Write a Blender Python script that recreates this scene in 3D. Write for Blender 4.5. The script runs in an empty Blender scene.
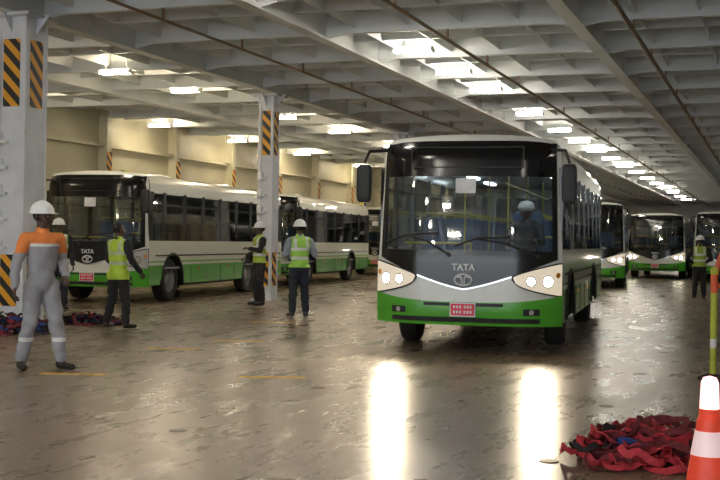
import bpy, math, random
import numpy as np
from mathutils import Vector, Matrix
random.seed(7)
sc=bpy.context.scene
try:
    sc.view_settings.view_transform='Standard'
except Exception: pass
D=bpy.data
def link(o):
    sc.collection.objects.link(o); return o
# ------------------------------------------------------------ materials
def newmat(name):
    m=D.materials.new(name); m.use_nodes=True
    nt=m.node_tree; b=nt.nodes['Principled BSDF']
    return m,nt,b
def pmat(name,col,rough=0.5,metal=0.0,nscale=6.0,namt=0.12,bump=0.0,emis=None,es=0.0,coat=0.0):
    m,nt,b=newmat(name)
    tc=nt.nodes.new('ShaderNodeTexCoord'); n=nt.nodes.new('ShaderNodeTexNoise')
    n.inputs['Scale'].default_value=nscale; n.inputs['Detail'].default_value=5
    nt.links.new(tc.outputs['Object'],n.inputs['Vector'])
    r=nt.nodes.new('ShaderNodeValToRGB')
    r.color_ramp.elements[0].position=.3; r.color_ramp.elements[1].position=.7
    r.color_ramp.elements[0].color=tuple(c*(1-namt) for c in col)+(1,)
    r.color_ramp.elements[1].color=tuple(min(1,c*(1+namt)) for c in col)+(1,)
    nt.links.new(n.outputs['Fac'],r.inputs['Fac']); nt.links.new(r.outputs['Color'],b.inputs['Base Color'])
    b.inputs['Roughness'].default_value=rough; b.inputs['Metallic'].default_value=metal
    b.inputs['Coat Weight'].default_value=coat
    if bump:
        bp=nt.nodes.new('ShaderNodeBump'); bp.inputs['Strength'].default_value=bump
        nt.links.new(n.outputs['Fac'],bp.inputs['Height']); nt.links.new(bp.outputs['Normal'],b.inputs['Normal'])
    if emis:
        b.inputs['Emission Color'].default_value=tuple(emis)+(1,); b.inputs['Emission Strength'].default_value=es
    return m
def glass(name,tint,fac,rough=0.03):
    m=D.materials.new(name); m.use_nodes=True; nt=m.node_tree; nt.nodes.clear()
    o=nt.nodes.new('ShaderNodeOutputMaterial'); mx=nt.nodes.new('ShaderNodeMixShader')
    t=nt.nodes.new('ShaderNodeBsdfTransparent'); g=nt.nodes.new('ShaderNodeBsdfGlossy')
    t.inputs['Color'].default_value=tuple(tint)+(1,); g.inputs['Roughness'].default_value=rough
    f=nt.nodes.new('ShaderNodeFresnel'); f.inputs['IOR'].default_value=1.5
    a=nt.nodes.new('ShaderNodeMath'); a.operation='ADD'; a.inputs[1].default_value=fac
    nt.links.new(f.outputs[0],a.inputs[0]); nt.links.new(a.outputs[0],mx.inputs[0])
    nt.links.new(t.outputs[0],mx.inputs[1]); nt.links.new(g.outputs[0],mx.inputs[2]); nt.links.new(mx.outputs[0],o.inputs[0])
    return m
def zramp(name,stops,rough=.4,zscale=3.0,coat=0,namt=.0):
    """stops: list (z,color) constant bands by object z"""
    m,nt,b=newmat(name)
    tc=nt.nodes.new('ShaderNodeTexCoord'); sx=nt.nodes.new('ShaderNodeSeparateXYZ')
    nt.links.new(tc.outputs['Object'],sx.inputs[0])
    d=nt.nodes.new('ShaderNodeMath'); d.operation='DIVIDE'; d.inputs[1].default_value=zscale
    nt.links.new(sx.outputs['Z'],d.inputs[0])
    r=nt.nodes.new('ShaderNodeValToRGB'); cr=r.color_ramp; cr.interpolation='CONSTANT'
    cr.elements[0].position=0; cr.elements[0].color=tuple(stops[0][1])+(1,)
    cr.elements[1].position=stops[1][0]/zscale; cr.elements[1].color=tuple(stops[1][1])+(1,)
    for z,c in stops[2:]:
        e=cr.elements.new(z/zscale); e.color=tuple(c)+(1,)
    nt.links.new(d.outputs[0],r.inputs['Fac']); nt.links.new(r.outputs[0],b.inputs['Base Color'])
    b.inputs['Roughness'].default_value=rough; b.inputs['Coat Weight'].default_value=coat
    return m,nt,b,sx,r
def vestmat(name,col,strip=(.75,.77,.75)):
    m,nt,b,sx,r=zramp(name,[(0,col),(1.06,strip),(1.115,col),(1.22,strip),(1.275,col)],rough=.6,zscale=2.0)
    ab=nt.nodes.new('ShaderNodeMath'); ab.operation='ABSOLUTE'; nt.links.new(sx.outputs['X'],ab.inputs[0])
    su=nt.nodes.new('ShaderNodeMath'); su.operation='SUBTRACT'; su.inputs[1].default_value=.115; nt.links.new(ab.outputs[0],su.inputs[0])
    a2=nt.nodes.new('ShaderNodeMath'); a2.operation='ABSOLUTE'; nt.links.new(su.outputs[0],a2.inputs[0])
    lt=nt.nodes.new('ShaderNodeMath'); lt.operation='LESS_THAN'; lt.inputs[1].default_value=.026; nt.links.new(a2.outputs[0],lt.inputs[0])
    gz=nt.nodes.new('ShaderNodeMath'); gz.operation='GREATER_THAN'; gz.inputs[1].default_value=1.24; nt.links.new(sx.outputs['Z'],gz.inputs[0])
    mu=nt.nodes.new('ShaderNodeMath'); mu.operation='MULTIPLY'; nt.links.new(lt.outputs[0],mu.inputs[0]); nt.links.new(gz.outputs[0],mu.inputs[1])
    mx=nt.nodes.new('ShaderNodeMix'); mx.data_type='RGBA'
    nt.links.new(mu.outputs[0],mx.inputs[0]); nt.links.new(r.outputs[0],mx.inputs[6]); mx.inputs[7].default_value=tuple(strip)+(1,)
    nt.links.new(mx.outputs[2],b.inputs['Base Color'])
    return m
def hazard(name):
    m,nt,b=newmat(name)
    tc=nt.nodes.new('ShaderNodeTexCoord'); sx=nt.nodes.new('ShaderNodeSeparateXYZ'); nt.links.new(tc.outputs['Object'],sx.inputs[0])
    a=nt.nodes.new('ShaderNodeMath'); a.operation='ADD'; nt.links.new(sx.outputs[0],a.inputs[0]); nt.links.new(sx.outputs[1],a.inputs[1])
    c=nt.nodes.new('ShaderNodeMath'); c.operation='ADD'; nt.links.new(a.outputs[0],c.inputs[0]); nt.links.new(sx.outputs[2],c.inputs[1])
    d=nt.nodes.new('ShaderNodeMath'); d.operation='MULTIPLY'; d.inputs[1].default_value=3.6; nt.links.new(c.outputs[0],d.inputs[0])
    f=nt.nodes.new('ShaderNodeMath'); f.operation='FRACT'; nt.links.new(d.outputs[0],f.inputs[0])
    r=nt.nodes.new('ShaderNodeValToRGB'); r.color_ramp.interpolation='CONSTANT'
    r.color_ramp.elements[0].color=(.012,.012,.012,1); r.color_ramp.elements[1].position=.5; r.color_ramp.elements[1].color=(.80,.36,.02,1)
    nt.links.new(f.outputs[0],r.inputs[0]); nt.links.new(r.outputs[0],b.inputs['Base Color']); b.inputs['Roughness'].default_value=.5
    return m

M={}
M['paint'],_,_,_,_=zramp('bus_paint',[(0,(.075,.38,.03)),(.80,(.74,.76,.66)),(.86,(.18,.48,.09)),(.90,(.78,.80,.70))],rough=.25,zscale=3.0,coat=.5)
M['cream']=pmat('bus_white_paint',(.82,.83,.78),.25,coat=.5,namt=.04)
M['green']=pmat('bus_green_paint',(.085,.42,.03),.25,coat=.5,namt=.05)
M['black']=pmat('gloss_black',(.008,.008,.009),.15)
M['rubber']=pmat('rubber',(.015,.014,.013),.75,nscale=20)
M['plastic']=pmat('dark_plastic',(.02,.02,.021),.55)
M['under']=pmat('underbody',(.012,.011,.01),.8)
M['rim']=pmat('rim_steel',(.22,.22,.22),.4,metal=.6)
M['chrome']=pmat('chrome',(.8,.8,.8),.12,metal=1.0,namt=.02)
M['wglass']=glass('windshield_glass',(.80,.85,.86),.09)
M['sglass']=glass('side_window_glass',(.25,.28,.28),.06)
M['seat']=pmat('seat_fabric',(.08,.15,.27),.8)
M['int']=pmat('interior_panel',(.45,.50,.52),.6)
M['yellow']=pmat('handrail_yellow',(.55,.50,.08),.35)
M['lens']=pmat('headlamp_lens',(.55,.55,.55),.1,emis=(1,.9,.7),es=0.0)
M['lens_on']=pmat('headlamp_lens_on',(.40,.39,.36),.1,emis=(1,.84,.62),es=.55)
M['bulb_off']=pmat('bulb_off',(.8,.8,.8),.1,metal=.5)
M['bulb_on']=pmat('bulb_on',(1,1,1),.3,emis=(1,.84,.58),es=65)
M['bulb_far']=pmat('bulb_far',(1,1,1),.3,emis=(1,.90,.70),es=50)
M['plate']=pmat('plate_red',(.75,.03,.07),.4)
M['white']=pmat('white_plastic',(.8,.8,.8),.35,namt=.03)
M['paper']=pmat('paper',(.85,.85,.85),.8)
M['amber']=pmat('amber',(.8,.3,.02),.3)
M['red']=pmat('red_paint',(.6,.04,.03),.4)

class MB:
    def __init__(s): s.v=[];s.f=[];s.m=[];s.mats=[]
    def mi(s,m):
        m=M[m] if isinstance(m,str) else m
        if m not in s.mats: s.mats.append(m)
        return s.mats.index(m)
    def add(s,vs,fs,m):
        k=len(s.v); i=s.mi(m); s.v+= [tuple(p) for p in vs]
        for f in fs: s.f.append(tuple(k+j for j in f)); s.m.append(i)
    def box(s,c,d,m,R=None):
        vs=[Vector((sx*d[0]/2,sy*d[1]/2,sz*d[2]/2)) for sx in(-1,1) for sy in(-1,1) for sz in(-1,1)]
        if R is not None: vs=[R@v for v in vs]
        vs=[v+Vector(c) for v in vs]
        s.add(vs,[(0,1,3,2),(4,6,7,5),(0,4,5,1),(2,3,7,6),(0,2,6,4),(1,5,7,3)],m)
    def rbox(s,c,d,r,m,R=None,seg=4):
        n=16; vs=[];fs=[]
        nl=10
        def sp(w,e): return math.copysign(abs(w)**e,w)
        for i in range(nl+1):
            ph=-math.pi/2+math.pi*i/nl
            for j in range(n):
                th=2*math.pi*j/n
                v=Vector((d[0]/2*sp(math.cos(ph),r)*sp(math.cos(th),r),d[1]/2*sp(math.cos(ph),r)*sp(math.sin(th),r),d[2]/2*sp(math.sin(ph),r)))
                if R is not None: v=R@v
                vs.append(v+Vector(c))
        for i in range(nl):
            for j in range(n): fs.append((i*n+j,i*n+(j+1)%n,(i+1)*n+(j+1)%n,(i+1)*n+j))
        s.add(vs,fs,m)
    def ell(s,c,r,m,R=None,n=16,nl=10): 
        s.rbox(c,(2*r[0],2*r[1],2*r[2]),1.0,m,R)
    def cyl(s,p0,p1,r0,r1,m,n=16,caps=True):
        p0=Vector(p0);p1=Vector(p1); d=(p1-p0).normalized()
        e=d.orthogonal().normalized(); g=d.cross(e)
        vs=[]
        for p,r in((p0,r0),(p1,r1)):
            for j in range(n):
                a=2*math.pi*j/n; vs.append(p+(e*math.cos(a)+g*math.sin(a))*r)
        fs=[(j,(j+1)%n,n+(j+1)%n,n+j) for j in range(n)]
        if caps: fs+=[tuple(range(n-1,-1,-1)),tuple(range(n,2*n))]
        s.add(vs,fs,m)
    def tube(s,pts,r,m,n=8):
        for a,b in zip(pts[:-1],pts[1:]): s.cyl(a,b,r,r,m,n)
    def grid(s,func,us,ws,m,flip=False):
        vs=[func(u,w) for w in ws for u in us]; nu=len(us); fs=[]
        for i in range(len(ws)-1):
            for j in range(nu-1):
                q=(i*nu+j,i*nu+j+1,(i+1)*nu+j+1,(i+1)*nu+j)
                fs.append(q[::-1] if flip else q)
        s.add(vs,fs,m)
    def mesh(s,name,smooth=None):
        me=D.meshes.new(name); me.from_pydata(s.v,[],s.f)
        for m in s.mats: me.materials.append(m)
        me.polygons.foreach_set('material_index',s.m)
        me.update()
        if smooth is not None:
            me.polygons.foreach_set('use_smooth',[True]*len(me.polygons))
            try: me.set_sharp_from_angle(angle=math.radians(smooth))
            except Exception: pass
        return me
    def obj(s,name,smooth=None,parent=None,loc=(0,0,0),rz=0):
        o=link(D.objects.new(name,s.mesh(name,smooth)))
        o.location=loc; o.rotation_euler=(0,0,rz)
        if parent: o.parent=parent
        return o
def empty(name,loc=(0,0,0),rz=0):
    e=link(D.objects.new(name,None)); e.location=loc; e.rotation_euler=(0,0,rz); e.empty_display_size=.3; return e
def lin(a,b,n): return [a+(b-a)*i/(n-1) for i in range(n)]

# ------------------------------------------------------------ ship deck
SR=-math.radians(20)   # deck axis is turned from the camera axis
A0,A1,B0,B1=-19.2,9.0,-14.0,100.0
ZC=5.4; ZB=4.9
def floor_material():
    m,nt,b=newmat('deck_floor')
    L=nt.links.new; N=nt.nodes.new
    tc=N('ShaderNodeTexCoord')
    n1=N('ShaderNodeTexNoise'); n1.inputs['Scale'].default_value=.5; n1.inputs['Detail'].default_value=6; n1.inputs['Roughness'].default_value=.6
    mp=N('ShaderNodeMapping'); mp.inputs['Scale'].default_value=(2.2,.6,1); mp.inputs['Rotation'].default_value=(0,0,.12); L(tc.outputs['Object'],mp.inputs[0])
    n2=N('ShaderNodeTexNoise'); n2.inputs['Scale'].default_value=3.0; n2.inputs['Detail'].default_value=10; n2.inputs['Roughness'].default_value=.7
    L(tc.outputs['Object'],n1.inputs['Vector']); L(mp.outputs[0],n2.inputs['Vector'])
    r=N('ShaderNodeValToRGB'); cr=r.color_ramp
    cr.elements[0].position=.3; cr.elements[0].color=(.155,.112,.080,1)
    cr.elements[1].position=.72; cr.elements[1].color=(.33,.262,.195,1)
    e=cr.elements.new(.5); e.color=(.235,.178,.130,1)
    mx=N('ShaderNodeMix'); mx.data_type='FLOAT'; mx.inputs[0].default_value=.40
    L(n1.outputs['Fac'],mx.inputs[2]); L(n2.outputs['Fac'],mx.inputs[3]); L(mx.outputs[0],r.inputs[0])
    br=N('ShaderNodeTexBrick'); br.inputs['Scale'].default_value=1; br.inputs['Brick Width'].default_value=2.8; br.inputs['Row Height'].default_value=8.4
    br.inputs['Mortar Size'].default_value=.015; br.inputs['Color1'].default_value=(1,1,1,1); br.inputs['Color2'].default_value=(.90,.90,.90,1); br.inputs['Mortar'].default_value=(.6,.57,.53,1)
    L(tc.outputs['Object'],br.inputs['Vector'])
    mm=N('ShaderNodeMix'); mm.data_type='RGBA'; mm.blend_type='MULTIPLY'; mm.inputs[0].default_value=1
    L(r.outputs[0],mm.inputs[6]); L(br.outputs['Color'],mm.inputs[7]); L(mm.outputs[2],b.inputs['Base Color'])
    n3=N('ShaderNodeTexNoise'); n3.inputs['Scale'].default_value=1.6; n3.inputs['Detail'].default_value=8; n3.inputs['Roughness'].default_value=.65
    L(mp.outputs[0],n3.inputs['Vector'])
    mr=N('ShaderNodeMapRange'); mr.inputs[1].default_value=.3; mr.inputs[2].default_value=.7; mr.inputs[3].default_value=.23; mr.inputs[4].default_value=.34
    L(n3.outputs['Fac'],mr.inputs[0]); L(mr.outputs[0],b.inputs['Roughness'])
    n4=N('ShaderNodeTexNoise'); n4.inputs['Scale'].default_value=11; n4.inputs['Detail'].default_value=5; L(tc.outputs['Object'],n4.inputs['Vector'])
    bp=N('ShaderNodeBump'); bp.inputs['Strength'].default_value=.09; bp.inputs['Distance'].default_value=.008
    L(n4.outputs['Fac'],bp.inputs['Height']); L(bp.outputs[0],b.inputs['Normal'])
    b.inputs['Specular IOR Level'].default_value=.8
    return m
b=MB(); b.box(((A0+A1)/2,(B0+B1)/2,-.05),(A1-A0,B1-B0,.1),floor_material()); b.obj('floor',rz=SR)
M['ceil']=pmat('ceiling_plate_paint',(.68,.70,.68),.5,nscale=.8,namt=.10)
M['beam']=pmat('ceiling_beam_paint',(.78,.80,.79),.45,nscale=1.2,namt=.08)
M['wall']=pmat('wall_paint_cream',(.62,.58,.42),.5,nscale=.7,namt=.12)
M['wallg']=pmat('wall_paint_grey',(.45,.46,.44),.5,nscale=.7,namt=.12)
M['pil']=pmat('pillar_paint',(.68,.70,.74),.45,nscale=3,namt=.10)
M['pipe']=pmat('pipe_brown',(.24,.15,.08),.5)
M['haz']=hazard('hazard_stripes')
b=MB(); b.box(((A0+A1)/2,(B0+B1)/2,ZC+.05),(A1-A0,B1-B0,.1),'ceil'); b.obj('ceiling',rz=SR)
b=MB()
y=-12.4; MOD=2.8
while y<B1:
    b.box(((A0+A1)/2,y,(ZC+5.04)/2),(A1-A0,.02,ZC-5.04),'beam')
    b.box(((A0+A1)/2,y,5.03),(A1-A0,.13,.02),'beam')
    if y<66:
        b.box(((A0+A1)/2,y+MOD/2,(ZC+5.15)/2),(A1-A0,.02,ZC-5.15),'beam')
        b.box(((A0+A1)/2,y+MOD/2,5.14),(A1-A0,.08,.02),'beam')
    y+=MOD
for a in [-15.2,-11.2,-7.4,-3.0,1.4,6.0]:
    b.box((a,(B0+B1)/2,(ZC+4.93)/2),(.03,B1-B0,ZC-4.93),'beam')
    b.box((a,(B0+B1)/2,4.92),(.22,B1-B0,.03),'beam')
a=A0+.95
while a<A1:
    b.box((a,(B0+B1)/2,(ZC+5.12)/2),(.02,B1-B0,ZC-5.12),'beam')
    a+=.95
for a in [-11.2,-7.4,-3.0]:
    y=-12.4
    while y<70:
        for s in(-1,1):
            vs=[(a+s*.02,y-.012,4.94),(a+s*.45,y-.012,5.03),(a+s*.02,y-.012,5.35),(a+s*.02,y+.012,4.94),(a+s*.45,y+.012,5.03),(a+s*.02,y+.012,5.35)]
            b.add(vs,[(0,1,2),(5,4,3),(0,3,4,1),(1,4,5,2),(2,5,3,0)],'beam')
        y+=MOD
b.obj('ceiling_beams',rz=SR)
b=MB()
for a,r in((-2.15,.04),(-5.2,.03),(-9.0,.025)):
    b.cyl((a,B0,4.84),(a,B1,4.84),r,r,'pipe',10)
    y=-9.6
    while y<B1: b.box((a,y,4.94),(.03,.05,.2),'pipe'); y+=MOD
b.obj('ceiling_pipes',20,rz=SR)
# walls
b=MB(); b.box((A0-.1,(B0+B1)/2,ZC/2),(.2,B1-B0,ZC),'wall')
b.obj('wall_left',rz=SR)
b=MB()
y=-12.4
while y<B1:
    b.box((A0+.17,y,ZC/2),(.34,.06,ZC),'wall'); b.box((A0+.35,y,ZC/2),(.03,.26,ZC),'wall')
    b.box((A0+.375,y,3.5),(.02,.24,1.0),'haz'); b.box((A0+.375,y,1.0),(.02,.24,1.0),'haz')
    y+=MOD*1.5
for z in(1.9,4.2):
    b.box((A0+.15,(B0+B1)/2,z),(.14,B1-B0,.1),'wall')
b.obj('wall_frames',rz=SR)
b=MB(); b.box((A1+.1,(B0+B1)/2,ZC/2),(.2,B1-B0,ZC),'wallg'); b.obj('wall_right',rz=SR)
b=MB(); b.box(((A0+A1)/2,B1+.1,ZC/2),(A1-A0,.2,ZC),'wallg')
for a in lin(A0+2,A1-2,9): b.box((a,B1-.1,ZC/2),(.3,.2,ZC),'wallg')
b.obj('wall_back',rz=SR)
b=MB()
for y in (30.5,41,52): 
    b.box((A0+.42,y,3.2),(.12,.5,.6),'yellow'); b.box((A0+.49,y,3.2),(.02,.36,.42),'black')
b.obj('wall_cabinets',rz=SR)
tx=D.curves.new('sign_text','FONT'); tx.body='NO SMOKING'; tx.size=.5; tx.extrude=.01
M['redtxt']=pmat('sign_red',(.65,.05,.04),.5)
sg=empty('wall_sign'); sg.rotation_euler=(0,0,SR)
t=link(D.objects.new('letters',tx)); t.data.materials.append(M['redtxt']); t.parent=sg
t.location=(A0+.42,22.5,3.75); t.rotation_euler=(math.pi/2,0,math.pi/2)
b=MB(); b.box((A0+.39,24.2,3.95),(.03,4.0,.9),'white'); b.obj('board',parent=sg)
# pillars
def pillar(a,y,w=.36):
    p=empty('deck_pillar',rz=SR); ca,sa=math.cos(SR),math.sin(SR)
    p.location=(a*ca-y*sa,a*sa+y*ca,0)
    b=MB()
    b.box((0,0,ZB/2),(w,w,ZB),'pil')
    for sx in(-1,1):
        for sy in(-1,1): b.cyl((sx*w/2,sy*w/2,0),(sx*w/2,sy*w/2,ZB),.018,.018,'pil',8)
    b.box((0,0,.02),(w+.2,w+.2,.04),'pil'); b.box((0,0,ZB-.03),(w+.3,w+.3,.05),'pil')
    for sx,sy in((1,0),(-1,0),(0,1),(0,-1)):
        vs=[(sx*w/2-sy*.012,sy*w/2-sx*.012,ZB-.3),(sx*(w/2+.25)-sy*.012,sy*(w/2+.25)-sx*.012,ZB),(sx*w/2-sy*.012,sy*w/2-sx*.012,ZB)]
        vs+=[(q[0]+sy*.024,q[1]+sx*.024,q[2]) for q in vs]
        b.add(vs,[(0,1,2),(5,4,3),(0,3,4,1),(1,4,5,2),(2,5,3,0)],'pil')
    b.obj('column',parent=p)
    b=MB(); q=w*.55
    for z0,z1 in((.35,1.15),(3.45,4.5)):
        zz=(z0+z1)/2; h=z1-z0
        b.box((.02,-w/2-.008,zz),(q,.016,h),'haz')
        b.box((w/2+.008,0,zz),(.016,q,h),'haz')
        b.box((-w/2-.008,0,zz),(.016,q,h),'haz')
        b.box((0,w/2+.008,zz),(q,.016,h),'haz')
    b.obj('hazard_panels',parent=p)
    b=MB(); x0=-w*.34
    b.cyl((x0,-w/2-.04,.3),(x0,-w/2-.04,4.6),.022,.022,'white',8)
    for z in(1.3,1.75,2.15,2.55,2.95):
        b.rbox((x0+.02,-w/2-.06,z),(.12,.12,.2),.4,'white')
        b.box((x0+.11,-w/2-.05,z-.05),(.12,.08,.05),'white')
    b.obj('junction_boxes',30,parent=p)
pillar(-11.20,15.05,.54)
pillar(-11.38,24.8)
for i,y in enumerate((34.5,44.1,53.7,63.3,72.9)): pillar(-11.2,y)
for y in (63.3,82): pillar(1.4,y)
# ceiling lights: visible rows, plus unseen lamps added for fill
M['lamp']=pmat('fluorescent_tube',(1,1,1),.5,emis=(1,.84,.60),es=115)
M['lampw']=pmat('fluorescent_tube_cool',(1,1,1),.5,emis=(1,.93,.80),es=115)
b=MB()
def lamp(a,y,m='lamp',z=4.97):
    b.box((a,y,z+.05),(.74,.10,.03),'white')
    b.cyl((a-.34,y-.07,z),(a+.34,y-.07,z),.030,.030,m,8); b.cyl((a-.34,y+.07,z),(a+.34,y+.07,z),.030,.030,m,8)
    b.box((a-.36,y,z),(.03,.22,.07),'white'); b.box((a+.36,y,z),(.03,.22,.07),'white')
    b.box((a-.25,y,z+.23),(.03,.03,.38),'white'); b.box((a+.25,y,z+.23),(.03,.03,.38),'white')
for y in (-8,-2.5,3.2,8.7,14.3,20,22.8,25.6,30.6,35.2,39,43,47,51.5,56,61,66,71,77,83,89): lamp(-6.3,y,'lampw')  # entries behind the camera, here and next row, are added fill
for y in (-5,2,9,15.2,21.1,24.2,30.1,34.5,40,46,52,58,65,72,80,88): lamp(-13.3,y)
for y in (15,24,31.5,37,43,50,58,66,75): lamp(-18.2,y)
for y in (-6,4,14,24,34,46,58,70): lamp(2.8,y,'lampw')  # row out of view to the right, added for illumination
for y in (-10,-6,-1.5): lamp(-9.6,y,'lampw')  # unseen lamps behind the camera, added as fill light
b.obj('ceiling_lights',rz=SR)
# deck lashing points
b=MB(); M['hole']=pmat('lashing_point_steel',(.12,.09,.065),.45,metal=.2)
y=2.0
while y<60:
    a=A0+1.0
    while a<A1:
        b.cyl((a,y,0),(a,y,.005),.07,.065,'hole',12)
        a+=2.8
    y+=2.8
b.obj('floor_lashing_points',rz=SR)
M['yline']=pmat('yellow_line',(.60,.36,.05),.5,nscale=12,namt=.4)
b=MB()
for x,yv,l in((-3.0,12.0,.70),(-2.4,14.9,.7),(-.9,12.0,.7),(-1.7,16.2,.7),(-1.5,20,.8)):
    b.box((x,yv,.003),(l,.10,.006),'yline')
b.obj('floor_markings')

# ------------------------------------------------------------ bus
BW=1.25; BL=9.8; BT=2.82; BB=.38
def Wf(z): return BW-.05*max(0,(z-1.2)/1.6)
def yf(x,z):
    t=min(1,abs(x)/BW)
    return .40*t**4+.075*max(0,z-1.2)+.22*max(0,(z-2.5)/.32)**2+.05*max(0,(.6-z)/.25)**2
RC=.2
def ztop(u):
    W=1.20; x=abs(u)*W
    if x<=W-RC: return BT-.05*(x/(W-RC))**2
    return BT-.05-RC+math.sqrt(max(0,RC*RC-(x-(W-RC))**2))
def FP(u,z,off=0): 
    x=u*Wf(z); y=yf(x,z)
    e=.01
    dx=(yf(x+e,z)-yf(x-e,z))/(2*e); dz=(yf(x,z+e)-yf(x,z-e))/(2*e)
    n=Vector((dx,-1,dz)).normalized()
    return Vector((x,y,z))+n*off
def front(b,u0,u1,zb,zt,m,off=0,nu=33,nz=10):
    fz=lambda f,u: f(u) if callable(f) else f
    us=lin(u0,u1,nu)
    b.grid(lambda u,w: FP(u,fz(zb,u)+(fz(zt,u)-fz(zb,u))*w,off),us,lin(0,1,nz),m)
WB,WT=1.27,2.28   # windshield
AX=(1.72,7.05)    # axles
def arch(y):
    z=BB
    for c in AX:
        r=.60
        if abs(y-c)<r: z=max(z,.46+math.sqrt(r*r-(y-c)**2))
    return z
def cowl(u): return .82+.39*min(1,abs(u)/.95)**1.3
def green_top(u): return .65+.10*abs(u)**3
def build_bus_meshes():
    R={}
    b=MB()
    front(b,-1,1,BB,WB,'cream')
    for s in(-1,1):
        front(b,s*.94,s*1.0,WB,WT+.38,'cream',nu=5)
    front(b,-1,1,2.64,lambda u:ztop(u),'cream',nu=41)
    front(b,-.94,.94,WT,2.64,'black')
    front(b,-1,1,BB-.02,green_top,'green',.022)
    b.grid(lambda u,w: FP(u,green_top(u),.022*w),lin(-1,1,33),[0,1],'green')
    front(b,-.95,.95,cowl,WB+.04,'black',.012)
    for s in(-1,1): front(b,s*.90,s*.95,WB,2.7,'black',.012,nu=5,nz=14)
    front(b,-.95,.95,2.26,lambda u:2.72-.05*abs(u)**6,'black',.012,nu=41)
    front(b,-.5,.5,lambda u:cowl(u)-.015,lambda u:cowl(u)+.005,'chrome',.02)
    front(b,-.42,.42,.60,.64,'plastic',.03)
    front(b,-.78,.78,.40,.46,'plastic',.03)
    ring=lin(-1,1,49)
    def roof(u,w):
        z=ztop(u); y0=yf(u*Wf(z),z); return Vector((u*Wf(z),y0+(BL-y0)*w,z))
    b.grid(roof,ring,lin(0,1,6),'paint')
    b.rbox((0,3,BT+.0),(1.0,.9,.14),.4,'cream'); b.rbox((0,7,BT+.0),(1.0,.9,.14),.4,'cream')
    ys=sorted(set(lin(0,1,50)+[ (c+.6*math.cos(math.pi*k/20))/BL for c in AX for k in range(21)]+[(c+s*.601)/BL for c in AX for s in(-1,1)]))
    for s in(-1,1):
        def side(v,w,z0f,z1):
            def yy(z):
                y0=yf(BW,z); return y0+(BL-y0)*v
            y=yy(.8); z0=z0f(y); z=z0+(z1-z0)*w
            return Vector((s*Wf(z),yy(z),z))
        b.grid(lambda v,w:side(v,w,arch,1.34),ys,lin(0,1,8),'paint')
        b.grid(lambda v,w:side(v,w,lambda y:2.36,ztop(1.0)),lin(0,1,20),[0,1],'paint')
        for c in AX:
            pts=[(s*(Wf(.8)+.008),c+.6*math.cos(a),.46+.6*math.sin(a)) for a in lin(-.1,math.pi+.1,24)]
            b.tube(pts,.022,'plastic',6)
            for a0,a1 in zip(lin(0,math.pi,17)[:-1],lin(0,math.pi,17)[1:]):
                b.add([(s*1.24,c+.6*math.cos(a0),.46+.6*math.sin(a0)),(s*1.24,c+.6*math.cos(a1),.46+.6*math.sin(a1)),(s*.8,c+.6*math.cos(a1),.46+.6*math.sin(a1)),(s*.8,c+.6*math.cos(a0),.46+.6*math.sin(a0))],[(0,1,2,3)],'under')
            b.add([(s*.8,c+.6*math.cos(a),.46+.6*math.sin(a)) for a in lin(0,math.pi,17)],[tuple(range(17))],'under')
        yp=[.52]+lin(1.25,BL-.35,8)
        for i,y in enumerate(yp):
            w=.12 if 0<i<8 else .24
            b.box((s*(Wf(1.85)-.015),y,1.85),(.05,w,1.08),'black')
        b.box((s*(Wf(1.85)-.015),BL-.1,1.85),(.05,.3,1.08),'black')
        b.box((s*(Wf(2.1)-.012),(BL+.5)/2,2.12),(.035,BL-.7,.03),'black')
        b.box((s*(BW+.006),(BL+.6)/2,1.02),(.02,BL-.9,.03),'black')
        for y in(2.8,3.8,4.8,5.8,8.3): b.box((s*(BW+.001),y,.6),(.008,.012,.42),'plastic')
        b.box((s*(BW+.006),3.3,.72),(.02,.10,.05),'amber'); b.box((s*(BW+.006),5.3,.72),(.02,.10,.05),'amber')
    b.grid(lambda u,w:Vector((u*Wf(BB+(ztop(u)-BB)*w),BL,BB+(ztop(u)-BB)*w)),ring,lin(0,1,24),'paint')
    b.box((0,BL+.01,1.95),(2.0,.03,.8),'black')
    for s in(-1,1): b.box((s*1.02,BL+.015,.95),(.16,.03,.45),'red')
    b.box((0,BL+.02,.45),(2.3,.08,.2),'plastic')
    R['body_shell']=b.mesh('body_shell',35)
    b=MB(); front(b,-.94,.94,WB,WT,'wglass',.002); R['windshield']=b.mesh('windshield',60)
    b=MB()
    for s in(-1,1):
        b.grid(lambda v,w:Vector((s*(Wf(1.34+1.02*w)-.004),yf(BW,1.8)+(BL-yf(BW,1.8))*v,1.34+1.02*w)),[0,1],[0,1],'sglass')
    R['side_windows']=b.mesh('side_windows')
    b=MB(); b.box((0,BL/2+.3,.50),(1.5,BL-1.2,.36),'under'); b.box((0,BL/2+.25,.70),(2.3,BL-.7,.04),'under')
    for c in AX: b.cyl((-1.0,c,.46),(1.0,c,.46),.09,.09,'under',12)
    b.box((0,4.4,.45),(2.2,3.4,.26),'under'); b.box((0,8.8,.5),(2.2,1.3,.3),'under')
    R['chassis']=b.mesh('chassis')
    b=MB()
    b.box((0,BL/2+.25,.74),(2.4,BL-.9,.03),'int')
    b.box((0,BL/2+.3,2.55),(2.25,BL-1.2,.03),'int')
    b.rbox((0,.62,1.02),(2.2,.42,.46),.35,'plastic')
    for r in range(8):
        y=2.7+r*.82
        for x in(-.98,-.55,.55,.98):
            if x>0 and r==0: continue
            b.rbox((x,y,1.12),(.40,.42,.10),.4,'seat'); b.rbox((x,y+.22,1.45),(.40,.09,.68),.35,'seat')
            b.tube([(x-.17,y+.22,1.8),(x-.15,y+.22,1.86),(x+.15,y+.22,1.86),(x+.17,y+.22,1.8)],.010,'yellow',6)
            b.box((x,y,.92),(.08,.3,.34),'plastic')
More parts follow.
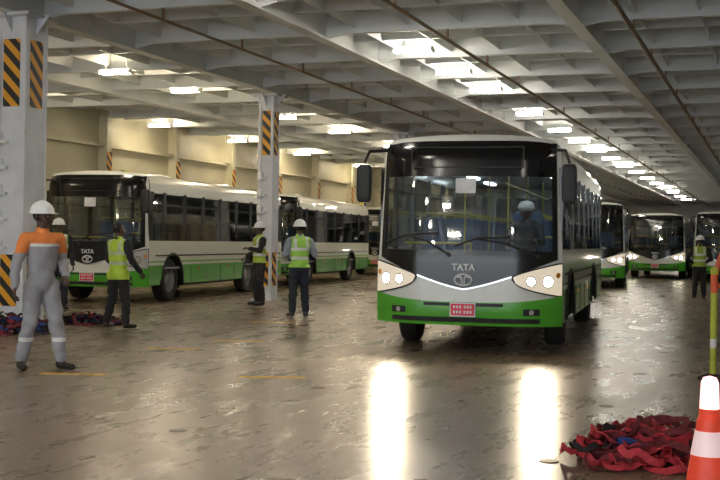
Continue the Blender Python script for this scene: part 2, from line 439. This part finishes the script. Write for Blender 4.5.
    for x in(-.32,.32):
        b.cyl((x,1.6,2.25),(x,BL-.6,2.25),.012,.012,'yellow',8)
        for y in(1.9,4.3,6.7): b.cyl((x,y,.75),(x,y,2.54),.013,.013,'yellow',8)
    b.tube([(-1.05,1.15,1.40),(-.1,1.15,1.40),(-.1,1.15,.8)],.016,'yellow',8)
    b.tube([(.1,1.95,1.50),(1.1,1.95,1.50)],.016,'yellow',8)
    b.rbox((.62,1.62,1.12),(.46,.46,.12),.4,'seat'); b.rbox((.62,1.86,1.5),(.46,.12,.75),.35,'seat'); b.box((.62,1.65,.93),(.2,.25,.36),'plastic')
    c=Vector((.62,1.08,1.36)); n=Vector((0,.5,.86)).normalized(); e=Vector((1,0,0)); g=n.cross(e)
    pts=[c+(e*math.cos(a)+g*math.sin(a))*.22 for a in lin(0,2*math.pi,25)]
    b.tube(pts,.016,'plastic',8)
    for a in(0,2.1,4.2): b.cyl(c,c+(e*math.cos(a)+g*math.sin(a))*.22,.012,.012,'plastic',6)
    b.cyl(c,c-n*.4,.03,.03,'plastic',8)
    R['interior']=b.mesh('interior',35)
    b=MB()
    M['saloon_fill']=pmat('saloon_lamp',(1,1,1),.4,emis=(.85,.95,1),es=4.0)  # made-up lamp strips, added to brighten the bus interior
    for y in(1.3,3.0,5.0,7.0):
        b.rbox((-.72,y,2.52),(.14,.9,.05),.3,'saloon_fill'); b.rbox((.72,y,2.52),(.14,.9,.05),.3,'saloon_fill')
    R['saloon_fill_lamps']=b.mesh('saloon_fill_lamps')
    b=MB()
    for s in(-1,1):
        b.tube([FP(s*.9,2.62,.0),(s*1.30,-.02,2.58),(s*1.36,-.06,2.42)],.02,'plastic')
        b.rbox((s*1.36,-.05,2.16),(.20,.11,.50),.4,'plastic')
        b.box((s*1.36,.01,2.16),(.15,.01,.42),'chrome')
    for x0,x1,z1 in((-.2,-.80,1.50),(.95,.15,1.46)):
        p0=FP(x0/BW,1.25,.03); p1=FP(((x0+x1)/2)/BW,(1.25+z1)/2+.05,.06); p2=FP(x1/BW,z1,.035)
        b.tube([p0,p1,p2],.015,'plastic',6); b.cyl(p0,FP(x0/BW,1.25,.0),.03,.03,'plastic',10)
        q0=FP((x1-.28)/BW,z1-.10,.022); q1=FP((x1+.45)/BW,z1+.03,.022)
        b.tube([q0,p2,q1],.013,'plastic',6)
    R['mirrors_and_wipers']=b.mesh('mirrors_and_wipers',35)
    def tt(u): return min(1,max(0,(abs(u)-.52)/.44))
    hl_top=lambda u: .98+.17*tt(u)**.8
    hl_bot=lambda u: .96-.21*tt(u)**.45
    for tag,lm,bm in(('on','lens_on','bulb_on'),('off','lens','bulb_off'),('far','lens_on','bulb_far')):
        b=MB()
        for s in(-1,1):
            front(b,s*.505,s*.995,lambda u:hl_bot(u)-.018,lambda u:min(hl_top(u)+.018,cowl(u)+.05),'plastic',.020,nu=21)
            front(b,s*.52,s*.985,hl_bot,lambda u:min(hl_top(u),cowl(u)+.04),lm,.028,nu=21)
            for u,r in((.69,.050),(.85,.065)):
                p=FP(s*u,.93,.03); q=FP(s*u,.93,.045)
                b.cyl(p,q,r+.018,r+.018,'chrome',20); b.cyl(q,FP(s*u,.93,.05),r,r,bm,20)
            p=FP(s*.945,1.01,.03); b.cyl(p,FP(s*.945,1.01,.04),.035,.035,'amber',12)
            front(b,s*.62,s*.78,.50,.58,'plastic',.03,nu=5,nz=4)
            p=FP(s*.70,.54,.032); b.cyl(p,FP(s*.70,.54,.04),.032,.032,'bulb_off',14)
        R['headlamps_'+tag]=b.mesh('headlamps_'+tag,40)
    b=MB()
    p=FP(0,.555,.035)
    b.box((0,p.y-.004,.555),(.34,.014,.18),'white'); b.box((0,p.y-.014,.555),(.31,.008,.15),'plate')
    for i,x in enumerate((-.11,-.07,-.03,.03,.07,.11)):
        b.box((x,p.y-.020,.59),(.024,.004,.034),'white'); b.box((x,p.y-.020,.525),(.024,.004,.034),'white')
    c=FP(0,.94,.03)
    pts=[Vector((.115*math.cos(a),c.y,.935+.070*math.sin(a))) for a in lin(0,2*math.pi,29)]
    b.tube(pts,.013,'white',6)
    b.tube([Vector((-.085,c.y,.968)),Vector((-.022,c.y,.974)),Vector((-.016,c.y,.885))],.012,'white',6)
    b.tube([Vector((.085,c.y,.968)),Vector((.022,c.y,.974)),Vector((.016,c.y,.885))],.012,'white',6)
    p=FP(0,2.14,.012); b.box((0.0,p.y,2.14),(.27,.004,.19),'paper',Matrix.Rotation(-.07,3,'X'))
    for (x,z,w,h) in((0,2.64,1.5,.012),(0,2.38,1.5,.012),(-.75,2.51,.012,.27),(.75,2.51,.012,.27)):
        p=FP(x/BW,z,.016); b.box((x,p.y,z),(w,.012,h),'plastic')
    R['badge_and_plate']=b.mesh('badge_and_plate',35)
    b=MB()
    def ringrev(prof,m,n=36):
        b.grid(lambda a,k:Vector((prof[int(k)][0],prof[int(k)][1]*math.cos(a),prof[int(k)][1]*math.sin(a))),lin(0,2*math.pi,n+1),list(range(len(prof))),m)
    ringrev([(-.12,.28),(-.145,.34),(-.14,.43),(-.11,.465),(0,.47),(.11,.465),(.14,.43),(.145,.34),(.12,.28)],'rubber')
    ringrev([(.12,.28),(.09,.26),(.03,.22),(.02,.15),(.07,.12),(.08,.0)],'rim'); ringrev([(-.12,.28),(-.05,.2),(-.05,0)],'under')
    for k in range(10):
        a=2*math.pi*k/10; b.cyl((.02,.18*math.cos(a),.18*math.sin(a)),(.05,.18*math.cos(a),.18*math.sin(a)),.016,.016,'rim',6)
    R['wheel']=b.mesh('wheel',35)
    return R
BM=build_bus_meshes()
tc_=D.curves.new('front_lettering','FONT'); tc_.body='TATA'; tc_.size=.12; tc_.extrude=.004; tc_.offset=.003; tc_.align_x='CENTER'; tc_.materials.append(M['white'])
def bus(X,Y,deg,lamps='off',steer=0,lit=False):
    e=empty('city_bus',(X,Y,0),-math.radians(deg)); e.scale=(1,1,1.03)
    def ch(n,me,loc=(0,0,0),rot=(0,0,0)):
        o=link(D.objects.new(n,me)); o.parent=e; o.location=loc; o.rotation_euler=rot; return o
    for n in('body_shell','windshield','side_windows','chassis','interior','mirrors_and_wipers','badge_and_plate'): ch(n,BM[n])
    if lit: ch('saloon_fill_lamps',BM['saloon_fill_lamps'])
    ch('headlamps',BM['headlamps_'+lamps])
    i=1
    for c in AX:
        for s in(-1,1):
            ch('wheel_%d'%i,BM['wheel'],(s*1.05,c,.47),(0,0,(0 if s>0 else math.pi)+(steer if c==AX[0] else 0))); i+=1
    ch('front_letters',tc_,(0,FP(0,1.10,.03).y,1.055),(math.pi/2,0,0))
    return e
main=bus(1.37,15.0,15,'on',steer=math.radians(3),lit=True)
def corner_bus(Xc,Yc,deg,lamps='off'):
    t=math.radians(deg); return bus(Xc-1.25*math.cos(t),Yc+1.25*math.sin(t),deg,lamps)
corner_bus(-4.70,24.5,13.9)
corner_bus(-1.98,35.2,13.7)
bus(.63,48.5,14)
bus(7.55,38,14,'far')
bus(13.0,50.2,20,'far')
bus(14.75,46,20)
bus(9.5,62,17,'far'); bus(18.9,63,20); bus(16.0,72,20)
def spot(parent,x,z,energy,size=math.radians(75)):
    l=D.lights.new('headlight_beam','SPOT'); l.energy=energy; l.spot_size=size; l.spot_blend=.8; l.color=(1,.84,.60); l.shadow_soft_size=.07
    o=link(D.objects.new('headlight_beam',l)); o.parent=parent; o.location=(x,FP(x/BW,z,.12).y,z); o.rotation_euler=(math.radians(90-9),0,math.pi)
for x in(-1.0,1.0): spot(main,x,.93,170)

# ------------------------------------------------------------ people
M['skin']=pmat('skin_dark',(.085,.048,.034),.5,nscale=20)
M['helm']=pmat('helmet_white',(.88,.89,.89),.3,namt=.02)
M['boot']=pmat('boot_leather',(.012,.011,.010),.45)
M['navy']=pmat('cloth_navy',(.018,.022,.035),.85,nscale=15,bump=.2)
M['dark']=pmat('cloth_dark',(.016,.016,.018),.85,nscale=15,bump=.2)
M['shirt']=pmat('cloth_shirt_grey',(.30,.33,.38),.85,nscale=15,bump=.2)
M['eye']=pmat('eye_white',(.7,.68,.65),.3); M['pupil']=pmat('eye_dark',(.01,.008,.006),.2); M['hair']=pmat('hair_black',(.008,.007,.006),.9,nscale=60)
M['lip']=pmat('lips',(.11,.045,.04),.5)
M['vestg']=vestmat('vest_green',(.36,.68,.10)); M['vesty']=vestmat('vest_yellow',(.46,.66,.05),(.50,.56,.40)); M['vestd']=vestmat('vest_dark_yellow',(.34,.48,.06))
M['cover'],_,_,_,_=zramp('coverall_grey',[(0,(.34,.34,.37)),(1.32,(.75,.76,.74)),(1.350,(.80,.24,.06))],rough=.85,zscale=2.0)
M['coverleg'],_,_,_,_=zramp('coverall_leg',[(0,(.34,.34,.37)),(.30,(.80,.81,.79)),(.345,(.34,.34,.37))],rough=.85,zscale=2.0)
M['coversl'],_,_,_,_=zramp('coverall_sleeve',[(0,(.34,.34,.37)),(1.25,(.80,.24,.06))],rough=.85,zscale=2.0)
def capmesh(p0,p1,r0,r1,flat=1.0,side=(1,0,0),n=14):
    p0=Vector(p0);p1=Vector(p1); d=(p1-p0); d=d.normalized() if d.length>1e-5 else Vector((0,0,1))
    e=Vector(side); e=e-d*e.dot(d)
    if e.length<1e-3: e=d.orthogonal()
    e.normalize(); g=d.cross(e)
    rings=[]
    for a in(-80,-55,-28,0): rings.append((p0+d*(r0*math.sin(math.radians(a))*min(1,flat+.2)),r0*math.cos(math.radians(a))))
    for a in(0,28,55,80): rings.append((p1+d*(r1*math.sin(math.radians(a))*min(1,flat+.2)),r1*math.cos(math.radians(a))))
    vs=[];fs=[]
    for c,r in rings:
        for j in range(n):
            a=2*math.pi*j/n; vs.append(c+e*(r*math.cos(a))+g*(r*flat*math.sin(a)))
    for i in range(len(rings)-1):
        for j in range(n): fs.append((i*n+j,i*n+(j+1)%n,(i+1)*n+(j+1)%n,(i+1)*n+j))
    fs.append(tuple(range(n-1,-1,-1))); k=(len(rings)-1)*n; fs.append(tuple(range(k,k+n)))
    return vs,fs
def remeshed(caps,vox,smooth_it=3):
    vs=[];fs=[]
    for c in caps:
        v,f=capmesh(*c[0],**c[1]); k=len(vs); vs+=v; fs+=[tuple(k+i for i in q) for q in f]
    me=D.meshes.new('tmp'); me.from_pydata([tuple(v) for v in vs],[],fs)
    o=link(D.objects.new('tmp',me))
    m=o.modifiers.new('r','REMESH'); m.mode='VOXEL'; m.voxel_size=vox
    s=o.modifiers.new('s','SMOOTH'); s.factor=.5; s.iterations=smooth_it
    dg=bpy.context.evaluated_depsgraph_get(); dg.update()
    ev=o.evaluated_get(dg); out=D.meshes.new_from_object(ev)
    D.objects.remove(o); D.meshes.remove(me)
    out.materials.clear()
    return out
def hand_caps(w,d,n,grip=.5):
    w=Vector(w); d=Vector(d).normalized(); n=Vector(n); n=(n-d*n.dot(d)).normalized(); s=d.cross(n)
    caps=[((w,w+d*.085,.026,.036),dict(flat=.42,side=s))]
    for i,(o,l) in enumerate(((-.028,.070),(-.0095,.080),(.0095,.075),(.027,.058))):
        b0=w+d*.085+s*o; a=.35+grip*.9
        p1=b0+(d*math.cos(a*.4)+n*math.sin(a*.4))*l*.42
        p2=p1+(d*math.cos(a)+n*math.sin(a))*l*.33
        p3=p2+(d*math.cos(a*1.7)+n*math.sin(a*1.7))*l*.28
        caps+=[((b0,p1,.0092,.0085),{}),((p1,p2,.0085,.008),{}),((p2,p3,.008,.0068),{})]
    t0=w+d*.03-s*.025; t1=t0+(d*.55-s*.6+n*.35).normalized()*.042; t2=t1+(d*.9-s*.1+n*.4).normalized()*.035
    caps+=[((t0,t1,.013,.011),{}),((t1,t2,.011,.008),{})]
    return caps
def person(name,X,Y,face,scale,arms,legs,fit,head_turn=0,lean=0,vox=.014,hat='helm'):
    e=empty(name,(X,Y,0),math.radians(face)); e.scale=(scale,)*3
    ly=-lean
    T=[]
    def add(p0,p1,r0,r1,lab,**k): T.append(((p0,p1,r0,r1),k,lab))
    add((0,.0,.93),(0,0,1.02),.160,.152,'pelvis',flat=.76)
    add((0,0,1.06),(0,ly*.7,1.33),.155,.182,'torso',flat=.72)
    add((-.13,ly,1.40),(.13,ly,1.40),.085,.085,'torso',flat=.9,side=(0,1,0))
    add((0,ly,1.38),(0,ly,1.475),.13,.075,'torso',flat=.75)
    add((0,ly,1.46),(0,ly-.015,1.57),.056,.055,'neck')
    for sd,s in(('L',1),('R',-1)):
        sh=(s*.195,ly,1.40); el,wr,gr=arms[sd]
        add(sh,el,.072,.060,'uarm'); add(el,wr,.060,.045,'farm')
        kn,an,toe=legs[sd]
        hp=(s*.088,0,.90)
        add(hp,kn,.108,.082,'thigh'); add(kn,(an[0],an[1],an[2]+.05),.080,.070,'shin')
        add((an[0],an[1]+.02,.05),toe,.048,.042,'foot',flat=.85,side=(1,0,0))
        add((an[0],an[1],.06),(an[0],an[1],.16),.050,.055,'foot')
    me=remeshed([(t[0],t[1]) for t in T],vox,4)
    n=len(me.polygons); cen=np.empty(n*3); me.polygons.foreach_get('center',cen); cen=cen.reshape(-1,3)
    best=np.full(n,1e9); lab=np.zeros(n,int); labs=[t[2] for t in T]
    for i,t in enumerate(T):
        p0=np.array(t[0][0],float);p1=np.array(t[0][1],float); d=p1-p0; q=np.clip(((cen-p0)@d)/max(1e-9,d@d),0,1)
        dist=np.linalg.norm(cen-(p0+q[:,None]*d),axis=1)-(t[0][2]+(t[0][3]-t[0][2])*q)
        w=dist<best; best[w]=dist[w]; lab[w]=i
    mats=[fit['top'],fit['pants'],'boot','skin',fit.get('vest') or fit['top'],fit.get('sleeve') or fit['top']]
    for m in mats: me.materials.append(M[m])
    idx=np.zeros(n,int); hem=fit.get('hem',.92)
    for i in range(n):
        l=labs[lab[i]]; z=cen[i][2]
        if l=='neck': k=3 if z>1.485 else (4 if fit.get('vest') else 0)
        elif l=='foot': k=2
        elif l in('thigh','shin'): k=1
        elif l=='pelvis': k=4 if (fit.get('vest') and z>hem) else (0 if z>1.0 else 1)
        elif l=='torso': k=4 if fit.get('vest') else 0
        else: k=5
        if l=='thigh' and fit.get('vest') and z>hem: k=4
        idx[i]=k
    me.polygons.foreach_set('material_index',idx.astype(np.int32))
    me.polygons.foreach_set('use_smooth',[True]*n)
    if fit.get('vest'):
        vi=set(v for i in range(n) if idx[i]==4 for v in me.polygons[i].vertices)
        nm={v:me.vertices[v].normal.copy() for v in vi}
        for v in vi: me.vertices[v].co+=nm[v]*.014
    nms=[v.normal.copy() for v in me.vertices]
    for v,nn in zip(me.vertices,nms):
        c=v.co
        if c.z<1.45 and c.z>.18:
            amp=1.0+1.2*math.exp(-((c.z-.5)/.12)**2)+1.0*math.exp(-((c.z-.22)/.08)**2)+.8*math.exp(-((c.z-1.03)/.07)**2)
            f=(math.sin(c.z*46+c.x*17+math.sin(c.y*30))*.0035+math.sin(c.z*21-c.x*31)*.003)*amp
            v.co=c+nn*f
    o=link(D.objects.new('body',me)); o.parent=e
    for sd,s in(('L',1),('R',-1)):
        el,wr,gr=arms[sd]; d=(Vector(wr)-Vector(el)).normalized()
        nn=Vector((-s,-.2,0)) if abs(d.z)>.6 else Vector((0,-.1,-1))
        hm=remeshed(hand_caps(Vector(wr)+d*.016,d,nn,gr),.0052,1); hm.materials.append(M['skin'])
        hm.polygons.foreach_set('use_smooth',[True]*len(hm.polygons))
        h=link(D.objects.new('hand_'+sd.lower(),hm)); h.parent=e
    hc=[(((0,.012,1.655),(0,.022,1.675),.083,.083),dict(flat=1.15)),(((0,-.03,1.60),(0,-.035,1.575),.062,.050),{}),
        (((0,-.045,1.545),(0,-.065,1.545),.030,.024),{}),(((0,-.098,1.645),(0,-.116,1.605),.010,.017),{}),
        (((-.03,-.085,1.665),(.03,-.085,1.665),.016,.016),{}),(((-.02,-.098,1.572),(.02,-.098,1.572),.010,.010),{}),
        (((0,.01,1.50),(0,.01,1.60),.052,.056),{})]
    for s in(-1,1): hc.append((((s*.088,.018,1.62),(s*.092,.022,1.655),.014,.018),dict(flat=.5,side=(0,1,0)))); hc.append((((s*.04,-.062,1.605),(s*.045,-.05,1.61),.03,.03),{}))
    hm=remeshed(hc,.0065,2)
    for k in('skin','hair','lip'): hm.materials.append(M[k])
    ii=[]
    for p in hm.polygons:
        c=p.center; k=0
        if c.z>1.60 and (c.y>.0 or c.z>1.72) and abs(c.x)<.093: k=1
        if abs(c.z-1.572)<.010 and c.y<-.094 and abs(c.x)<.028: k=2
        ii.append(k)
    hm.polygons.foreach_set('material_index',ii); hm.polygons.foreach_set('use_smooth',[True]*len(ii))
    hd=link(D.objects.new('head',hm)); hd.parent=e; hd.location=(0,ly,0); hd.rotation_euler=(0,0,math.radians(head_turn))
    b=MB()
    for s in(-1,1):
        b.ell((s*.031,-.086,1.642),(.013,.010,.008),'eye'); b.ell((s*.031,-.0945,1.642),(.006,.004,.006),'pupil')
    if hat:
        cz=1.685
        prof=[(.0,.125),(.35,.118),(.65,.098),(.88,.055),(.98,.02),(1,.0)]
        b.grid(lambda a,k:Vector((math.cos(a)*.118*math.cos(math.asin(min(1,prof[int(k)][0]))),.01+math.sin(a)*.138*math.cos(math.asin(min(1,prof[int(k)][0]))),cz+.125*prof[int(k)][0])),lin(0,2*math.pi,33),list(range(len(prof))),hat)
        def brim(a,w):
            ext=.012+.045*max(0,-math.sin(a))**2
            return Vector((math.cos(a)*(.116+ext*w),.01+math.sin(a)*(.136+ext*w),cz-.012*w+.002))
        b.grid(brim,lin(0,2*math.pi,33),[0,1],hat); b.grid(lambda a,w:brim(a,w)-Vector((0,0,.006)),lin(0,2*math.pi,33),[0,1],hat)
        b.tube([Vector((0,.01+.128*math.cos(a),cz+.122*math.sin(a))) for a in lin(.3,math.pi-.2,9)],.009,hat,6)
        b.tube([Vector((s_*.085,-.01,z_)) for s_,z_ in((-1,1.68),(-.95,1.60))]+[Vector((0,-.06,1.535))]+[Vector((s_*.085,-.01,z_)) for s_,z_ in((.95,1.60),(1,1.68))],.004,'dark',5)
    ho=b.obj('helmet_and_eyes' if hat else 'eyes',40,parent=e); ho.location=(0,ly,0); ho.rotation_euler=(0,0,math.radians(head_turn))
    b=MB(); b.grid(lambda a,w:Vector((math.cos(a)*(.078-.012*w),ly+math.sin(a)*(.074-.010*w),1.475+.045*w-.02*max(0,-math.sin(a)))),lin(0,2*math.pi,25),[0,.5,1],fit['top'])
    b.obj('collar',60,parent=e)
    return e
def leg(s,kx,ky,ax,ay,ty=-.16,tx=0): return ((s*kx,ky,.49),(s*ax,ay,.09),(s*(ax+tx),ay+ty,.04))
stand={'L':leg(1,.11,-.02,.13,.02,-.17,.03),'R':leg(-1,.11,-.02,.13,.02,-.17,.03)}
wide={'L':leg(1,.15,-.03,.21,.03,-.17,.04),'R':leg(-1,.15,-.02,.20,.02,-.17,.05)}
apart={'L':leg(1,.13,-.10,.17,-.13,-.16,.05),'R':leg(-1,.13,.00,.17,.10,-.17,.05)}
hang={'L':((.25,.03,1.13),(.27,-.08,.90),.5),'R':((-.25,.03,1.13),(-.27,-.06,.89),.5)}
person('deck_worker_in_coveralls',-3.44,12.35,42,1.01,{'L':((.28,.08,1.15),(.20,-.14,1.02),.4),'R':((-.29,.01,1.13),(-.36,-.12,.90),.5)},apart,dict(top='cover',pants='coverleg',sleeve='coversl'),head_turn=30,vox=.011)
person('deck_worker_in_vest',-3.84,18.15,150,.95,{'L':((.26,-.05,1.14),(.22,-.27,1.02),.6),'R':((-.30,.02,1.14),(-.34,-.16,.95),.5)},wide,dict(top='dark',pants='dark',vest='vesty',hem=.82),head_turn=-20,hat=None)
person('deck_worker_in_vest',-5.92,22.4,20,1.0,hang,stand,dict(top='dark',pants='navy',vest='vestd'),head_turn=20)
person('deck_worker_in_vest',-2.20,25.0,-60,1.02,{'L':((.24,-.10,1.18),(.18,-.30,1.22),.8),'R':((-.28,.05,1.15),(-.24,-.18,1.05),.6)},stand,dict(top='dark',pants='dark',vest='vestd'),head_turn=-10)
person('deck_worker_in_vest',-1.13,21.4,-160,1.02,{'L':((.27,-.02,1.15),(.14,-.25,1.10),.6),'R':((-.32,-.05,1.16),(-.30,-.26,1.22),.6)},stand,dict(top='shirt',pants='navy',vest='vestg'),head_turn=-25)
person('deck_worker_in_vest',9.42,31.6,170,.98,{'L':((.33,.02,1.14),(.20,-.18,1.05),.5),'R':((-.33,.02,1.14),(-.22,-.18,1.05),.5)},stand,dict(top='dark',pants='dark',vest='vestd'),head_turn=30,hat='helm')
def driver():
    e=empty('bus_driver',(0,0,0)); 
    caps=[]
    def add(p0,p1,r0,r1,**k): caps.append(((p0,p1,r0,r1),k))
    x=.62
    add((x,1.62,1.24),(x,1.64,1.36),.16,.15,flat=.75); add((x,1.64,1.36),(x,1.62,1.62),.15,.18,flat=.68)
    add((x-.13,1.60,1.70),(x+.13,1.60,1.70),.08,.08); add((x,1.60,1.7),(x,1.59,1.80),.12,.06)
    for s in(-1,1):
        add((x+s*.18,1.60,1.70),(x+s*.26,1.42,1.47),.062,.05); add((x+s*.26,1.42,1.47),(x+s*.19,1.17,1.50),.05,.038)
        add((x+s*.09,1.60,1.24),(x+s*.12,1.22,1.26),.09,.075); add((x+s*.12,1.22,1.26),(x+s*.12,1.12,.88),.07,.055); add((x+s*.12,1.14,.84),(x+s*.12,.98,.82),.045,.04)
    me=remeshed(caps,.015,3); me.materials.append(M['navy']); me.polygons.foreach_set('use_smooth',[True]*len(me.polygons))
    o=link(D.objects.new('body',me)); o.parent=e
    b=MB(); b.ell((x,1.575,1.91),(.078,.098,.115),'skin'); b.cyl((x,1.59,1.76),(x,1.58,1.86),.05,.05,'skin'); b.ell((x,1.475,1.90),(.014,.02,.025),'skin')
    for s in(-1,1):
        b.ell((x+s*.03,1.487,1.925),(.012,.01,.008),'eye'); b.ell((x+s*.08,1.59,1.90),(.015,.02,.03),'skin')
    b.rbox((x,1.59,1.985),(.24,.28,.17),1.0,'helm'); b.rbox((x,1.57,1.965),(.26,.34,.025),.8,'helm')
    b.obj('head_and_helmet',50,parent=e)
    for s in(-1,1):
        hm=remeshed(hand_caps((x+s*.19,1.16,1.50),(0,-.75,-.25),(-s*.3,0,-1),.9),.006,1); hm.materials.append(M['skin'])
        h=link(D.objects.new('hand_%s'%('l' if s>0 else 'r'),hm)); h.parent=e
    e.location=main.location; e.rotation_euler=main.rotation_euler
driver()

# ------------------------------------------------------------ strap piles
M['strapr']=pmat('strap_red',(.50,.035,.05),.7,nscale=30,namt=.3)
M['strapd']=pmat('strap_dark_red',(.16,.02,.025),.8,nscale=30,namt=.3)
M['strapb']=pmat('strap_blue',(.03,.06,.22),.7,nscale=30)
M['strapk']=pmat('strap_black',(.015,.012,.014),.8)
def pile(name,X,Y,rx,ry,h,n,cols,w=.045,rmax=.22):
    b=MB()
    for i in range(n):
        cx=random.gauss(0,.42)*rx*.8; cy=random.gauss(0,.42)*ry*.8
        cx=max(-rx*.8,min(rx*.8,cx)); cy=max(-ry*.8,min(ry*.8,cy))
        r=random.uniform(.06,rmax)*min(1,rx/.4); npt=26; ph=random.uniform(0,6.28)
        kx=random.uniform(.6,1.4); tilt=random.uniform(-.7,.7); ta=random.uniform(0,6.28)
        dist=math.hypot(cx/rx,cy/ry); zb=max(0,h*(1-dist**2))*random.uniform(.1,.9)
        pts=[]
        for j in range(npt+1):
            a=2*math.pi*j/npt
            rr=r*(1+.3*math.sin(2*a+ph)+.2*math.sin(3*a+ph*2))
            px=cx+kx*rr*math.cos(a+ph); py=cy+rr*math.sin(a+ph)
            pz=zb+.02+tilt*rr*math.cos(a-ta)*.8+.02*math.sin(5*a+ph)
            pts.append(Vector((px,py,max(.012+.004*(i%5),pz))))
        m=random.choices(cols[0],cols[1])[0]
        tw=random.uniform(0,3.14)
        vs=[];fs=[]
        for j,p in enumerate(pts):
            t=(pts[min(j+1,npt)]-pts[max(j-1,0)]).normalized()
            up=Vector((0,0,1)); s=t.cross(up).normalized() if abs(t.z)<.99 else Vector((1,0,0)); u=s.cross(t)
            q=tw+1.2*math.sin(2*math.pi*j/npt+ph); sd=(s*math.cos(q)+u*math.sin(q))*w/2; nn=(-s*math.sin(q)+u*math.cos(q))*.003
            for v in(p+sd+nn,p-sd+nn,p-sd-nn,p+sd-nn):
                v=v.copy(); v.z=max(v.z,.002); vs.append(v)
        for j in range(npt):
            k=j*4
            for a_,b_ in((0,1),(1,2),(2,3),(3,0)): fs.append((k+a_,k+b_,k+4+b_,k+4+a_))
        b.add(vs,fs,m)
    for i in range(5):
        x=random.uniform(-.6,.6)*rx; y=random.uniform(-.7,0)*ry
        b.box((x,y,.03+h*.3*random.random()),(.08,.04,.03),'rim',Matrix.Rotation(random.uniform(0,3),3,'Z'))
    return b.obj(name,50,loc=(X,Y,0))
pile('lashing_strap_pile',1.92,7.75,.50,.46,.20,110,(['strapr','strapd','strapk','strapb'],[6,5,1.2,.3]),w=.05,rmax=.18)
pile('lashing_strap_pile',-5.2,16.9,.75,.4,.24,70,(['strapr','strapd','strapb','strapk'],[2,2,2.5,3]))
pile('lashing_strap_pile',-4.5,18.9,.65,.4,.12,40,(['strapr','strapd','strapb','strapk'],[2,3,1,4]))
# ------------------------------------------------------------ cone
M['cone']=pmat('cone_orange',(.85,.07,.03),.45,emis=(1,.10,.05),es=.15)  # weak glow put into the orange; the cone body is no lamp
M['refl']=pmat('reflective_sleeve_glow',(.9,.80,.80),.4,emis=(1,.55,.55),es=.35)  # emission stands in for light thrown back by the sleeve
M['conel']=pmat('cone_lamp',(1,.80,.80),.4,emis=(1,.42,.40),es=2.8)
ce=empty('traffic_cone',(1.90,6.15,0))
b=MB()
def rev(b,prof,m,n=36):
    b.grid(lambda a,k:Vector((prof[int(k)][0]*math.cos(a),prof[int(k)][0]*math.sin(a),prof[int(k)][1])),lin(0,2*math.pi,n+1),list(range(len(prof))),m)
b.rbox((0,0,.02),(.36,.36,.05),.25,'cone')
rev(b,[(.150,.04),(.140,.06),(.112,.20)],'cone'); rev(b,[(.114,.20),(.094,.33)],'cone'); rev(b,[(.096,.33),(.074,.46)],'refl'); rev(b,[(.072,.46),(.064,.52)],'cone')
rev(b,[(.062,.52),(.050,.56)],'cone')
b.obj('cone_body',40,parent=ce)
b=MB(); rev(b,[(.05,.55),(.052,.58),(.046,.72),(.034,.745),(0,.755)],'conel'); rev(b,[(.056,.55),(.056,.575),(.05,.58)],'cone')
b.obj('warning_lamp',40,parent=ce)
M['hvy']=pmat('post_hi_vis_yellow',(.50,.55,.05),.5); M['hvo']=pmat('post_orange_red',(.80,.12,.04),.5)
pe=empty('barrier_post',(3.86,12.4,0))
b=MB(); rev(b,[(.16,0),(.16,.03),(.12,.05),(.05,.07)],'rubber'); rev(b,[(.035,.07),(.035,.95)],'hvy'); rev(b,[(.036,.35),(.036,.45)],'white')
rev(b,[(.037,.95),(.037,1.15)],'hvo'); rev(b,[(.037,1.15),(.045,1.2),(.03,1.23),(0,1.235)],'hvy')
b.tube([(0,0,1.1),(.05,0,1.3),(.10,0,1.42)],.03,'hvo')
b.obj('post',40,parent=pe)
b=MB(); b.tube([Vector((.03+.5*t*2.4,.0+.1*t,1.05-.45*math.sin(math.pi*t)*.8)) for t in lin(0,1,12)],.018,'hvo'); b.obj('barrier_tape',parent=pe)

# ------------------------------------------------------------ world + camera
w=D.worlds.new('World'); sc.world=w; w.use_nodes=True
bg=w.node_tree.nodes['Background']; bg.inputs[0].default_value=(.86,.93,1.0,1); bg.inputs[1].default_value=3.8
cd=D.cameras.new('camera'); cd.lens=57; cd.sensor_width=36; cd.clip_end=400
cam=link(D.objects.new('camera',cd))
Rm=Matrix.Rotation(math.radians(90)+.0009,4,'X')@Matrix.Rotation(.0167,4,'Z')
cam.matrix_world=Matrix.Translation((0,0,1.45))@Rm
sc.camera=cam
